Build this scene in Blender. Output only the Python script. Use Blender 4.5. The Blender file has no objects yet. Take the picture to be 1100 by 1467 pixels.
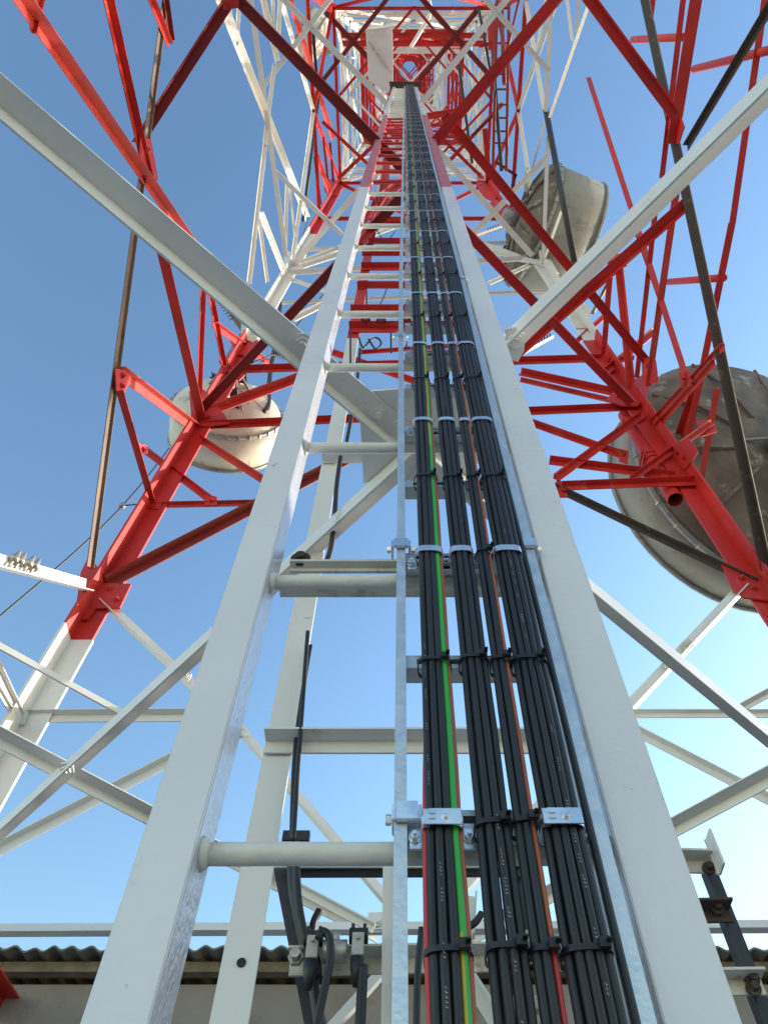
import bpy, bmesh, math, random
from mathutils import Vector, Matrix
random.seed(7)
scn = bpy.context.scene
col = scn.collection
rad = math.radians

# ------------------------------------------------------------------ camera, sky, sun, exposure
F_PX, U0, V0, PITCH = 1100.0, 580.0, 733.5, rad(59.0)
CAM_H = 1.60                                     # the eye is 1.6 m above the ground, world z = 0 at the eye
cam_d = bpy.data.cameras.new('camera'); cam = bpy.data.objects.new('camera', cam_d); col.objects.link(cam)
cam_d.sensor_fit = 'VERTICAL'; cam_d.sensor_height = 24.0; cam_d.lens = 24.0 * F_PX / 1467.0
cam_d.shift_x = -(U0 - 550.0) / 1467.0
cam.location = (0, 0, 0); cam.rotation_euler = (rad(90) + PITCH, 0, 0)
cam_d.clip_start = 0.02; cam_d.clip_end = 5000
scn.camera = cam

SUN_AZ, SUN_EL = 62.0, 21.5                      # azimuth clockwise from +Y, elevation
world = bpy.data.worlds.new('World'); scn.world = world; world.use_nodes = True
wn = world.node_tree.nodes; wl = world.node_tree.links; wn.clear()
sky = wn.new('ShaderNodeTexSky'); sky.sky_type = 'NISHITA'; sky.sun_disc = False
sky.sun_elevation = rad(SUN_EL); sky.sun_rotation = rad(SUN_AZ); sky.altitude = 0
sky.air_density = 1.6; sky.dust_density = 0.6; sky.ozone_density = 1.2
bg = wn.new('ShaderNodeBackground'); bg.inputs['Strength'].default_value = 0.087
wo = wn.new('ShaderNodeOutputWorld')
gm = wn.new('ShaderNodeGamma'); gm.inputs['Gamma'].default_value = 1.36
wl.new(sky.outputs[0], gm.inputs[0]); hs = wn.new('ShaderNodeHueSaturation'); hs.inputs['Saturation'].default_value = 1.04; hs.inputs['Value'].default_value = 1.08
wl.new(gm.outputs[0], hs.inputs['Color']); wl.new(hs.outputs[0], bg.inputs[0]); wl.new(bg.outputs[0], wo.inputs[0])
sun_d = bpy.data.lights.new('sun', 'SUN'); sun_d.energy = 3.0; sun_d.angle = rad(0.53); sun_d.color = (1.0, 0.93, 0.82)
sun = bpy.data.objects.new('sun', sun_d); col.objects.link(sun)
SD = Vector((math.sin(rad(SUN_AZ)) * math.cos(rad(SUN_EL)), math.cos(rad(SUN_AZ)) * math.cos(rad(SUN_EL)), math.sin(rad(SUN_EL))))
sun.rotation_euler = (-SD).to_track_quat('-Z', 'Y').to_euler(); sun.location = SD * 60
scn.view_settings.view_transform = 'Standard'; scn.view_settings.look = 'None'
scn.view_settings.gamma = 1.0; scn.view_settings.exposure = 1.15; scn.view_settings.use_curve_mapping = False

# ------------------------------------------------------------------ geometry of the place
CX, CY, A0, TP = 0.21, 0.99, 2.76, 0.046         # tower axis, half width at eye height, taper per metre
SP, CP = math.sin(PITCH), math.cos(PITCH)
def ray(u, v):
    s = (V0 - v) / F_PX
    return Vector(((u - U0) / F_PX, CP - s * SP, SP + s * CP))
PL = {'F': (Vector((0, 1, TP)), CY + A0), 'L': (Vector((-1, 0, TP)), A0 - CX),
      'R': (Vector((1, 0, TP)), CX + A0), 'N': (Vector((0, -1, TP)), A0 - CY)}
def plane(pl):
    if isinstance(pl, str): return PL[pl]
    ax, c = pl
    n = Vector((ax == 'X', ax == 'Y', ax == 'Z')); return n, c
def at(u, v, pl):
    n, c = plane(pl); d = ray(u, v); return d * (c / n.dot(d))
def depth(p): return p.y * CP + p.z * SP
def half(z): return A0 - TP * z
def corner(sx, sy, z): return Vector((CX + sx * half(z), CY + sy * half(z), z))

# ------------------------------------------------------------------ materials
def mat(name, base, rough=0.5, metal=0.0, var=0.12, scale=6.0, stain=None, stain_amt=0.0, bump=0.0, bscale=40.0, spec=0.5, coat=0.0, streak=False, chip=0.0):
    m = bpy.data.materials.new(name); m.use_nodes = True
    nt = m.node_tree; n = nt.nodes; l = nt.links
    b = n['Principled BSDF']; b.inputs['Roughness'].default_value = rough; b.inputs['Metallic'].default_value = metal
    b.inputs['Specular IOR Level'].default_value = spec; b.inputs['Coat Weight'].default_value = coat
    b.inputs['Coat Roughness'].default_value = 0.12
    geo = n.new('ShaderNodeNewGeometry')
    mp = n.new('ShaderNodeMapping'); l.new(geo.outputs['Position'], mp.inputs['Vector'])
    if streak: mp.inputs['Scale'].default_value = (1, 1, 0.25)
    nz = n.new('ShaderNodeTexNoise'); nz.inputs['Scale'].default_value = scale; nz.inputs['Detail'].default_value = 6
    l.new(mp.outputs[0], nz.inputs['Vector'])
    mr = n.new('ShaderNodeMapRange'); mr.inputs['From Min'].default_value = 0.3; mr.inputs['From Max'].default_value = 0.7
    mr.inputs['To Min'].default_value = 1 - var; mr.inputs['To Max'].default_value = 1 + var
    l.new(nz.outputs['Fac'], mr.inputs['Value'])
    mul = n.new('ShaderNodeMix'); mul.data_type = 'RGBA'; mul.blend_type = 'MULTIPLY'; mul.inputs['Factor'].default_value = 1
    mul.inputs['A'].default_value = (*base, 1); l.new(mr.outputs[0], mul.inputs['B'])
    out = mul.outputs['Result']
    if stain is not None:
        n2 = n.new('ShaderNodeTexNoise'); n2.inputs['Scale'].default_value = scale * 1.9; n2.inputs['Detail'].default_value = 9
        n2.inputs['Roughness'].default_value = 0.72; l.new(mp.outputs[0], n2.inputs['Vector'])
        r2 = n.new('ShaderNodeMapRange'); r2.inputs['From Min'].default_value = 0.66 - stain_amt * 0.3; r2.inputs['From Max'].default_value = 0.74 - stain_amt * 0.1
        l.new(n2.outputs['Fac'], r2.inputs['Value'])
        mx = n.new('ShaderNodeMix'); mx.data_type = 'RGBA'; l.new(r2.outputs[0], mx.inputs['Factor'])
        l.new(out, mx.inputs['A']); mx.inputs['B'].default_value = (*stain, 1); out = mx.outputs['Result']
    if chip > 0:
        n4 = n.new('ShaderNodeTexNoise'); n4.inputs['Scale'].default_value = 38; n4.inputs['Detail'].default_value = 5; n4.inputs['Roughness'].default_value = 0.62
        l.new(geo.outputs['Position'], n4.inputs['Vector'])
        r4 = n.new('ShaderNodeMapRange'); r4.inputs['From Min'].default_value = 0.695; r4.inputs['From Max'].default_value = 0.715
        r4.inputs['To Max'].default_value = chip; l.new(n4.outputs['Fac'], r4.inputs['Value'])
        m4 = n.new('ShaderNodeMix'); m4.data_type = 'RGBA'; l.new(r4.outputs[0], m4.inputs['Factor'])
        l.new(out, m4.inputs['A']); m4.inputs['B'].default_value = (0.20, 0.16, 0.13, 1); out = m4.outputs['Result']
    l.new(out, b.inputs['Base Color'])
    rr = n.new('ShaderNodeMapRange'); rr.inputs['From Min'].default_value = 0.3; rr.inputs['From Max'].default_value = 0.7
    rr.inputs['To Min'].default_value = max(0.05, rough - 0.08); rr.inputs['To Max'].default_value = min(1, rough + 0.1)
    l.new(nz.outputs['Fac'], rr.inputs['Value']); l.new(rr.outputs[0], b.inputs['Roughness'])
    if bump > 0:
        n3 = n.new('ShaderNodeTexNoise'); n3.inputs['Scale'].default_value = bscale; n3.inputs['Detail'].default_value = 3
        l.new(geo.outputs['Position'], n3.inputs['Vector'])
        bp = n.new('ShaderNodeBump'); bp.inputs['Strength'].default_value = bump; bp.inputs['Distance'].default_value = 0.01
        l.new(n3.outputs['Fac'], bp.inputs['Height']); l.new(bp.outputs[0], b.inputs['Normal'])
    return m
M = {
 'red': mat('red_tower_paint', (0.47, 0.017, 0.011), 0.5, var=0.22, scale=3, stain=(0.50, 0.085, 0.055), stain_amt=0.3, bump=0.15, bscale=30, streak=True, chip=0.5),
 'redface': mat('sunlit_red_paint', (0.50, 0.045, 0.032), 0.55, var=0.2, scale=4, stain=(0.33, 0.06, 0.045), stain_amt=0.2, bump=0.15),  # tower red made paler and pinker, sunlight put into the brace colour
 'maroon': mat('shaded_red_maroon_paint', (0.20, 0.012, 0.010), 0.55, var=0.15, scale=4, stain=(0.10, 0.03, 0.02), stain_amt=0.2),  # maroon of the side ladder; on red braces, shade put into the colour
 'white': mat('white_tower_paint', (0.66, 0.65, 0.63), 0.42, var=0.05, scale=3, stain=(0.50, 0.45, 0.37), stain_amt=0.12, bump=0.12, bscale=30, streak=True, chip=0.5),
 'dirty': mat('dirty_white_paint', (0.58, 0.55, 0.48), 0.55, var=0.16, scale=9, stain=(0.27, 0.20, 0.13), stain_amt=0.45, bump=0.3),
 'ladder': mat('glossy_ladder_enamel', (0.62, 0.61, 0.64), 0.33, var=0.03, scale=5, stain=(0.52, 0.50, 0.48), stain_amt=0.03, bump=0.10, bscale=90, coat=0.3, chip=0.6),
 'ladder_side': mat('brushed_ladder_enamel', (0.56, 0.57, 0.63), 0.22, var=0.05, scale=9, stain=(0.5, 0.5, 0.52), stain_amt=0.1, bump=0.4, bscale=110, coat=0.4, streak=True, chip=0.5),
 'ladder_red': mat('faded_red_ladder_enamel', (0.42, 0.07, 0.06), 0.35, var=0.1, scale=8, bump=0.15, coat=0.2),
 'rung': mat('cream_rung_paint', (0.60, 0.59, 0.55), 0.4, var=0.05, scale=20, stain=(0.42, 0.36, 0.28), stain_amt=0.06, bump=0.2, bscale=60),
 'brown': mat('weathered_brown_steel', (0.045, 0.030, 0.026), 0.8, var=0.25, scale=5, stain=(0.16, 0.12, 0.09), stain_amt=0.3, bump=0.2),
 'tan': mat('weathered_tan_steel', (0.17, 0.115, 0.085), 0.6, var=0.25, scale=3, stain=(0.10, 0.06, 0.05), stain_amt=0.4, bump=0.2),
 'dark': mat('black_painted_steel', (0.022, 0.024, 0.028), 0.5, var=0.3, scale=7, stain=(0.08, 0.06, 0.05), stain_amt=0.2, bump=0.2),
 'galv': mat('galvanised_steel', (0.58, 0.61, 0.64), 0.42, 0.8, var=0.06, scale=55, stain=(0.50, 0.53, 0.56), stain_amt=0.2, bump=0.08, bscale=150),
 'zinc': mat('bright_zinc_clamp', (0.72, 0.75, 0.78), 0.28, 0.9, var=0.08, scale=30, bump=0.1),
 'black': mat('black_cable_sheath', (0.008, 0.009, 0.013), 0.5, var=0.3, scale=9, bump=0.05, bscale=200),
 'green': mat('green_cable_sheath', (0.03, 0.34, 0.05), 0.4, var=0.08),
 'yellow': mat('yellow_cable_sheath', (0.42, 0.34, 0.03), 0.4, var=0.08),
 'orange': mat('orange_cable_sheath', (0.36, 0.10, 0.05), 0.42, var=0.12),
 'redcab': mat('red_cable_sheath', (0.42, 0.03, 0.035), 0.42, var=0.12),
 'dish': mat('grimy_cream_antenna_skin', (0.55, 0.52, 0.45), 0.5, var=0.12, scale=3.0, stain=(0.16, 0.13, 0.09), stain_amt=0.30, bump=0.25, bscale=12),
 'dishdark': mat('shaded_antenna_skin', (0.115, 0.095, 0.075), 0.7, var=0.5, scale=2.2, stain=(0.36, 0.33, 0.29), stain_amt=0.35, bump=0.5, bscale=9),  # drum backs darkened in colour as if in shade, with random paler patches
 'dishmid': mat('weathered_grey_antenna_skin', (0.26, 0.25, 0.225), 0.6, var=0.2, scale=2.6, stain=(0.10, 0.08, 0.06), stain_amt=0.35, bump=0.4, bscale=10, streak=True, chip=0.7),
 'rim': mat('grey_antenna_rim', (0.26, 0.27, 0.28), 0.45, 0.3, var=0.2, scale=8, stain=(0.07, 0.06, 0.05), stain_amt=0.4),
 'wall': mat('hut_render', (0.23, 0.205, 0.185), 0.9, var=0.14, scale=1.4, stain=(0.14, 0.12, 0.10), stain_amt=0.4, bump=0.4, bscale=14),
 'roof': mat('grey_fibre_cement', (0.14, 0.155, 0.14), 0.9, var=0.25, scale=8, stain=(0.09, 0.085, 0.08), stain_amt=0.4, bump=0.5),
 'timber': mat('old_timber', (0.17, 0.14, 0.10), 0.85, var=0.3, scale=10, stain=(0.07, 0.055, 0.04), stain_amt=0.4, bump=0.4),
 'ground': mat('concrete_yard', (0.42, 0.39, 0.345), 0.9, var=0.2, scale=0.8, stain=(0.18, 0.17, 0.15), stain_amt=0.3, bump=0.3),
 'bolt': mat('bolt_steel', (0.42, 0.40, 0.36), 0.4, 0.6, var=0.2, scale=30),
 'whitecab': mat('white_cable_sheath', (0.8, 0.8, 0.78), 0.4),
 'hole': mat('shadowed_hole', (0.02, 0.02, 0.02), 0.9),
}

# ------------------------------------------------------------------ object helpers
def link(name, me, m=None, parent=None):
    o = bpy.data.objects.new(name, me); col.objects.link(o)
    if m is not None:
        for x in (m if isinstance(m, (list, tuple)) else [m]): me.materials.append(M[x])
    if parent is not None: o.parent = parent; o.matrix_parent_inverse = Matrix.Translation(parent.location).inverted()
    return o
def tag(o, label, cat, group=None, kind=None):
    if label: o['label'] = label
    if cat: o['category'] = cat
    if group: o['group'] = group
    if kind: o['kind'] = kind
    return o
def thing(name, loc, label, cat, group=None):
    o = bpy.data.objects.new(name, None); o.location = loc; o.empty_display_size = 0.1; col.objects.link(o)
    return tag(o, label, cat, group)
class MB:
    def __init__(s): s.v = []; s.f = []; s.mi = []
    def add(s, vs, fs, mi=0):
        b = len(s.v); s.v += [tuple(x) for x in vs]; s.f += [tuple(b + i for i in f) for f in fs]; s.mi += [mi] * len(fs)
    def box(s, c, x, y, z, mi=0):        # centre and three half-extent vectors
        c, x, y, z = Vector(c), Vector(x), Vector(y), Vector(z)
        vs = [c + a * x + b * y + d * z for a in (-1, 1) for b in (-1, 1) for d in (-1, 1)]
        s.add(vs, [(0, 1, 3, 2), (4, 6, 7, 5), (0, 4, 5, 1), (2, 3, 7, 6), (0, 2, 6, 4), (1, 5, 7, 3)], mi)
    def abox(s, x0, x1, y0, y1, z0, z1, mi=0):
        s.box(((x0+x1)/2, (y0+y1)/2, (z0+z1)/2), ((x1-x0)/2, 0, 0), (0, (y1-y0)/2, 0), (0, 0, (z1-z0)/2), mi)
    def extrude(s, p, q, a, b, prof, mi=0):   # closed profile in the (a, b) frame swept from p to q
        n = len(prof); vs = [p + a * x + b * y for x, y in prof] + [q + a * x + b * y for x, y in prof]
        s.add(vs, [(i, (i+1) % n, n + (i+1) % n, n + i) for i in range(n)] + [tuple(range(n))[::-1], tuple(range(n, 2*n))], mi)
    def tube(s, pts, r, n=8, mi=0, stripe=None, cap=True):
        pts = [Vector(p) for p in pts]; rings = []; b = len(s.v); up = None
        for i, p in enumerate(pts):
            t = (pts[min(i+1, len(pts)-1)] - pts[max(i-1, 0)]).normalized()
            if up is None: up = Vector((0, 1, 0)) if abs(t.y) < 0.9 else Vector((1, 0, 0))
            a = (up - t * up.dot(t)).normalized(); c = t.cross(a); up = a
            rr = r[i] if isinstance(r, (list, tuple)) else r
            for k in range(n):
                w = 2 * math.pi * k / n; s.v.append(tuple(p + a * (rr * math.cos(w)) + c * (rr * math.sin(w))))
        for i in range(len(pts) - 1):
            for k in range(n):
                s.f.append((b + i*n + k, b + i*n + (k+1) % n, b + (i+1)*n + (k+1) % n, b + (i+1)*n + k))
                s.mi.append(mi if stripe is None else stripe(i, k))
        if cap:
            s.f.append(tuple(b + k for k in range(n))[::-1]); s.mi.append(mi)
            e = b + (len(pts)-1)*n; s.f.append(tuple(e + k for k in range(n))); s.mi.append(mi)
    def disc(s, c, axis, r, h, n=6, mi=0):    # a short prism (bolt head, washer)
        axis = Vector(axis).normalized(); s.tube([Vector(c), Vector(c) + axis * h], r, n, mi)
    def build(s, name, m, parent=None, smooth=False, bevel=0.0):
        me = bpy.data.meshes.new(name); me.from_pydata(s.v, [], s.f); me.update()
        bm = bmesh.new(); bm.from_mesh(me); 
        for f, k in zip(bm.faces, s.mi): f.material_index = k
        bmesh.ops.recalc_face_normals(bm, faces=bm.faces)
        if bevel > 0: bmesh.ops.bevel(bm, geom=bm.edges[:], offset=bevel, segments=2, affect='EDGES', clamp_overlap=True)
        bm.to_mesh(me); bm.free()
        if smooth:
            me.polygons.foreach_set('use_smooth', [len(p.vertices) <= 4 for p in me.polygons])
        return link(name, me, m, parent)

def lprof(w, d, t): return [(-w/2, 0), (w/2, 0), (w/2, t), (-w/2 + t, t), (-w/2 + t, d), (-w/2, d)]
def bar(name, p, q, w, m, parent, n=None, d=None, flip=1, t=None, kind='L'):
    """angle section: flange w wide lies square to n, the other flange d stands along n"""
    a = (q - p).normalized(); n = Vector(n if n is not None else (0, 0, -1)); n = (n - a * n.dot(a)).normalized()
    x = a.cross(n) * flip; d = w * 0.8 if d is None else d; t = max(0.006, w * 0.09) if t is None else t
    b = MB()
    if kind == 'L': b.extrude(p, q, x, n, lprof(w, d, t))
    elif kind == 'box': b.box((p+q)/2, (q-p)/2, x*w/2, n*d/2)
    else: b.tube([p, q], w/2, 12)
    return b.build(name, m, parent, smooth=(kind == 'tube'))
INN = {'F': (0, -1, 0), 'L': (1, 0, 0), 'R': (-1, 0, 0), 'N': (0, 1, 0)}
def pxw(px, p): return px * depth(p) / F_PX

# ------------------------------------------------------------------ ground
g = MB(); g.add([(-400, -400, 0), (400, -400, 0), (400, 400, 0), (-400, 400, 0)], [(0, 1, 2, 3)])
go = g.build('ground', 'ground'); go.location.z = -CAM_H; go['kind'] = 'structure'

# ------------------------------------------------------------------ the tower
tower = thing('lattice_tower', (CX, CY, -CAM_H), 'tall red and white painted lattice steel tower seen from inside its base', 'tower')
BANDS = [(-1.6, 4.15, 'white'), (4.15, 9.85, 'red'), (9.85, 15.4, 'white'), (15.4, 21.0, 'red'), (21.0, 26.5, 'white'),
         (26.5, 32.0, 'red'), (32.0, 38.0, 'white'), (38.0, 51.0, 'red')]
def paint(z):
    for a, b, m in BANDS:
        if z < b: return m
    return 'white'
for sx in (-1, 1):
    for sy in (-1, 1):
        for z0, z1, m in BANDS:
            w = 0.18 - 0.0015 * max(0, (z0 + z1) / 2); t = 0.022
            p, q = corner(sx, sy, z0), corner(sx, sy, z1); b = MB()
            a, c = Vector((-sx, 0, 0)), Vector((0, -sy, 0))
            b.extrude(p, q, a, c, [(0, 0), (w, 0), (w, t), (t, t), (t, w), (0, w)])
            b.build('leg', m, tower)

def gusset(pts, pl, m, off=0.0, th=0.014, bolts=(), parent=None):
    """flat plate traced on its own plane, real thickness; bolts are sub-parts"""
    n, c = plane(pl); nn = n.normalized(); P = [at(u, v, pl) - nn * off for u, v in pts]
    k = len(P); b = MB(); b.add(P + [x - nn * th for x in P], [tuple(range(k)), tuple(range(k, 2*k))[::-1]] + [(i, (i+1) % k, k + (i+1) % k, k + i) for i in range(k)])
    o = b.build('gusset_plate', m, parent or tower)
    for u, v in bolts:
        bb = MB(); x = at(u, v, pl) - nn * (off + th); r = 0.022
        bb.disc(x, -nn, r * 1.35, 0.005, 14); bb.disc(x - nn * 0.005, -nn, r, 0.014, 6); bb.disc(x - nn*0.019, -nn, r*0.5, 0.012, 8)
        bo = bb.build('bolt', m if m != 'red' else 'red', None); bo.parent = o
    return o
def trace(rows):
    for r in rows:
        name, pl, u0, v0, u1, v1, px, m = r[:8]; opt = r[8] if len(r) > 8 else {}
        p, q = at(u0, v0, pl), at(u1, v1, pl)
        n = opt.get('n', INN.get(pl, (0, 0, -1)) if isinstance(pl, str) else {'Z': (0, 0, -1), 'Y': (0, -1, 0), 'X': (-1, 0, 0)}[pl[0]])
        off = Vector(n) * opt.get('off', 0.0)
        w = pxw(px, (p + q) / 2) * opt.get('ws', 1.0)
        bar(name, p + off, q + off, w, m, opt.get('parent', tower), n, opt.get('d'), opt.get('flip', 1), kind=opt.get('kind', 'L'))

Z0 = ('Z', 2.23); Z2 = ('Z', 7.6); Z4 = ('Z', 13.2)
# -- lowest level: plan bracing overhead, white
trace([
 ('plan_brace', Z0, -130, 18, 589, 630, 38, 'white', {'flip': -1, 'd': 0.075}),
 ('plan_brace', Z0, 1230, 0, 722, 499, 34, 'white', {'flip': -1, 'd': 0.085}),
 ('plan_brace', Z0, 605, 640, -90, 1274, 25, 'white', {'flip': -1, 'd': 0.08}),
 ('plan_brace', Z0, 600, 645, 1210, 1148, 26, 'white', {'flip': 1, 'd': 0.08}),
 ('plan_brace', ('Z', 2.34), -70, 1010, 545, 1333, 20, 'white', {'flip': -1}),
 ('plan_brace', ('Z', 2.34), 1180, 1060, 640, 1352, 20, 'white', {'flip': 1}),
 ('horizontal_brace', 'F', -160, 1334, 1300, 1327, 19, 'white', {'flip': -1}),
 ('horizontal_brace', 'F', 30, 1030, 335, 1028, 15, 'white', {}),
 ('horizontal_brace', 'F', 890, 1025, 1180, 1025, 10, 'white', {}),
 ('diagonal_brace', 'F', 150, 862, 347, 1049, 15, 'white', {'flip': -1}),
 ('diagonal_brace', 'F', 343, 1044, 556, 1292, 15, 'white', {'flip': -1}),
 ('diagonal_brace', 'F', 1062, 842, 834, 1084, 17, 'white', {}),
 ('diagonal_brace', 'F', 836, 1082, 645, 1296, 15, 'white', {}),
 ('redundant_brace', 'F', -60, 1258, 340, 1048, 15, 'white', {'off': 0.03}),
 ('redundant_brace', 'F', 838, 1018, 1160, 1186, 13, 'white', {'off': 0.03}),
 ('redundant_brace', ('Z', 3.45), -60, 892, 172, 1019, 13, 'white', {}),
 ('redundant_brace', ('Z', 3.45), 1180, 945, 1052, 1015, 10, 'white', {}),
 ('redundant_brace', 'L', -30, 908, 26, 1026, 11, 'white', {}),
 ('redundant_brace', 'L', -20, 960, 22, 1032, 7, 'white', {}),
 ('horizontal_brace', 'L', -120, 772, 122, 838, 21, 'white', {'flip': -1}),
 ('lower_brace', 'L', -60, 1360, 45, 1510, 30, 'red', {}),
])
# centre plate of the lowest plan bracing
gusset([(514, 560), (590, 554), (672, 560), (681, 684), (600, 692), (521, 690)], ('Z', 2.245), 'white', 0, 0.012, [(543, 588), (572, 605)])
for u, v, z in ((435, 490, 2.20), (97, 1098, 2.2)):
    gusset([(u-9, v-6), (u+9, v-8), (u+10, v+8), (u-8, v+9)], ('Z', z), 'white', 0, 0.006, [(u, v)])
gusset([(722, 470), (738, 468), (751, 478), (750, 500), (741, 517), (728, 512)], ('Z', 2.19), 'white', 0, 0.012, [(736, 484)])

# -- red level: nodes at 4.4 m and 7.6 m
trace([
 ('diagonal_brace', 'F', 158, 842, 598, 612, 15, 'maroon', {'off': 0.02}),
 ('diagonal_brace', 'F', 1080, 842, 600, 610, 10, 'brown', {'off': 0.02, 'flip': -1}),
 ('diagonal_brace', 'L', 131, 812, 238, 0, 14, 'tan', {'off': -0.02, 'flip': -1, 'd': 0.03}),
 ('diagonal_brace', 'R', 1094, 818, 912, -40, 14, 'brown', {'off': -0.02, 'kind': 'tube'}),
 ('diagonal_brace', 'L', -8, -45, 275, 358, 12, 'redface', {'flip': 1, 'd': 0.09}),
 ('diagonal_brace', 'R', 985, 212, 1110, 5, 11, 'brown', {}),
 ('horizontal_brace', 'F', 288, 613, 912, 586, 11, 'red', {}),
 ('horizontal_brace', 'L', 223, 340, 285, 600, 17, 'red', {'flip': -1}),
 ('horizontal_brace', 'L', 147, -15, 210, 262, 14, 'red', {}),
 ('horizontal_brace', 'R', 1006, -25, 968, 205, 21, 'red', {}),
 ('horizontal_brace', 'R', 972, 270, 931, 552, 12, 'redface', {}),
 ('redundant_brace', 'R', 983, -20, 950, 255, 10, 'red', {}),
 ('redundant_brace', 'R', 942, 290, 914, 540, 9, 'red', {}),
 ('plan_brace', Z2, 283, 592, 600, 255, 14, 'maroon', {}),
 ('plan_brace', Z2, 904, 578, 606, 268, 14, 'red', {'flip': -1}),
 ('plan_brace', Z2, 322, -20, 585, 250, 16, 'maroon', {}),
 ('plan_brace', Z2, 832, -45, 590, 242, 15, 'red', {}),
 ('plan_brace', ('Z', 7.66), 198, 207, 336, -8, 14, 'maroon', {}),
 ('plan_brace', ('Z', 7.66), 820, -32, 966, 166, 15, 'red', {}),
 ('plan_brace', ('Z', 7.66), 985, 287, 600, 627, 14, 'red', {}),
 ('plan_brace', ('Z', 7.66), 205, 303, 592, 640, 13, 'red', {}),
 ('plan_brace', ('Z', 7.95), 636, 165, 931, 524, 13, 'red', {}),
 ('horizontal_brace', 'F', 343, 533, 862, 517, 11, 'red', {}),
 ('horizontal_brace', 'F', 222, 726, 367, 723, 8, 'redface', {}),
 ('redundant_brace', 'F', 284, 630, 378, 691, 9, 'redface', {}),
 ('redundant_brace', 'L', 168, 533, 276, 613, 14, 'redface', {'flip': 1}),
 ('redundant_brace', 'L', 168, 556, 216, 720, 13, 'red', {'flip': -1}),
 ('redundant_brace', 'F', 200, 641, 306, 722, 9, 'red', {}),
 ('redundant_brace', 'F', 304, 592, 470, 530, 13, 'red', {}),
 ('redundant_brace', 'F', 470, 505, 893, 656, 9, 'red', {}),
 ('redundant_brace', 'F', 744, 536, 885, 567, 11, 'red', {}),
 ('redundant_brace', 'F', 744, 546, 874, 576, 7, 'redface', {}),
 ('redundant_brace', 'F', 515, 507, 700, 494, 6, 'red', {}),
 ('redundant_brace', 'L', 304, 465, 392, 527, 8, 'red', {}),
 ('redundant_brace', 'L', 297, 411, 319, 526, 8, 'red', {}),
 ('redundant_brace', 'L', 289, 400, 282, 580, 8, 'red', {}),
 ('horizontal_brace', 'F', 804, 707, 1000, 699, 12, 'red', {'off': 0.05}),
 ('redundant_brace', 'F', 786, 663, 966, 686, 12, 'red', {}),
 ('redundant_brace', 'F', 796, 693, 920, 601, 10, 'red', {'off': 0.04}),
 ('redundant_brace', 'F', 903, 697, 1018, 614, 8, 'red', {'off': 0.06}),
 ('redundant_brace', 'R', 935, 606, 1038, 496, 8, 'redface', {}),
 ('redundant_brace', 'R', 942, 612, 1024, 520, 8, 'red', {}),
 ('redundant_brace', 'R', 845, 115, 986, 546, 10, 'red', {}),
 ('redundant_brace', 'R', 878, 372, 866, 520, 10, 'red', {}),
 ('redundant_brace', 'R', 889, 368, 908, 552, 11, 'red', {'flip': -1}),
 ('redundant_brace', 'R', 914, 338, 986, 543, 8, 'red', {}),
 ('redundant_brace', 'F', 822, 495, 870, 450, 6, 'red', {}),
 ('redundant_brace', 'F', 868, 540, 938, 480, 9, 'red', {'off': .05}),
 ('redundant_brace', 'F', 905, 518, 868, 521, 9, 'red', {'off': .03}),
 ('redundant_brace', 'L', 212, -5, 241, 66, 10, 'red', {}),
 ('redundant_brace', 'L', 232, -20, 243, 58, 9, 'maroon', {}),
 ('redundant_brace', 'L', 58, -10, 44, 44, 9, 'red', {}),
])
# dish support frame outside the right face
SUP = ('X', 3.3)
trace([
 ('antenna_strut', SUP, 1102, -30, 1051, 320, 12, 'red', {}),
 ('antenna_strut', SUP, 1051, 318, 987, 632, 12, 'red', {}),
 ('antenna_strut', SUP, 1029, 555, 1003, 704, 11, 'redface', {}),
 ('antenna_strut', SUP, 906, 57, 980, 53, 10, 'red', {'kind': 'tube'}),
 ('antenna_strut', SUP, 994, 99, 1125, 66, 12, 'red', {'kind': 'tube'}),
 ('antenna_strut', SUP, 957, 404, 1036, 398, 10, 'red', {'kind': 'tube'}),
 ('antenna_strut', SUP, 940, -20, 934, 26, 10, 'red', {}),
 ('antenna_strut', SUP, 965, 660, 1000, 560, 12, 'red', {}),
])
# level nodes: gussets on the legs
gusset([(118, 826), (131, 800), (146, 826), (148, 842), (190, 843), (174, 877), (140, 878), (128, 894), (108, 893), (113, 864)], 'F', 'red', 0.03, 0.016, [(133, 818), (160, 850), (170, 866)])
gusset([(1030, 814), (1052, 812), (1085, 822), (1096, 790), (1104, 830), (1104, 868), (1062, 862), (1047, 850)], 'F', 'red', 0.03, 0.016, [(1060, 835), (1078, 850)])
gusset([(272, 566), (292, 562), (306, 580), (322, 598), (330, 612), (292, 616), (276, 612)], 'F', 'red', 0.03, 0.016, [(300, 604), (288, 596)])
gusset([(866, 582), (880, 566), (926, 541), (931, 556), (926, 570), (912, 590), (890, 590)], 'F', 'red', 0.06, 0.016, [(884, 578)])
gusset([(330, 492), (348, 492), (364, 503), (356, 516), (340, 512)], 'F', 'red', 0.03, 0.016)
gusset([(314, 524), (326, 522), (352, 544), (344, 552), (322, 536)], 'F', 'red', 0.05, 0.016, [(330, 534)])
gusset([(406, 358), (420, 368), (436, 388), (416, 390), (408, 386)], 'F', 'white', 0.03, 0.016)
gusset([(744, 378), (778, 344), (784, 352), (786, 372), (800, 396), (776, 384), (758, 380)], 'F', 'white', 0.03, 0.016, [(776, 366)])
gusset([(466, 262), (478, 258), (490, 270), (486, 282), (470, 284), (464, 274)], 'F', 'red', 0.03, 0.02)
gusset([(684, 250), (700, 246), (712, 262), (716, 280), (706, 292), (690, 284), (682, 268)], 'F', 'red', 0.03, 0.02)
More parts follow.
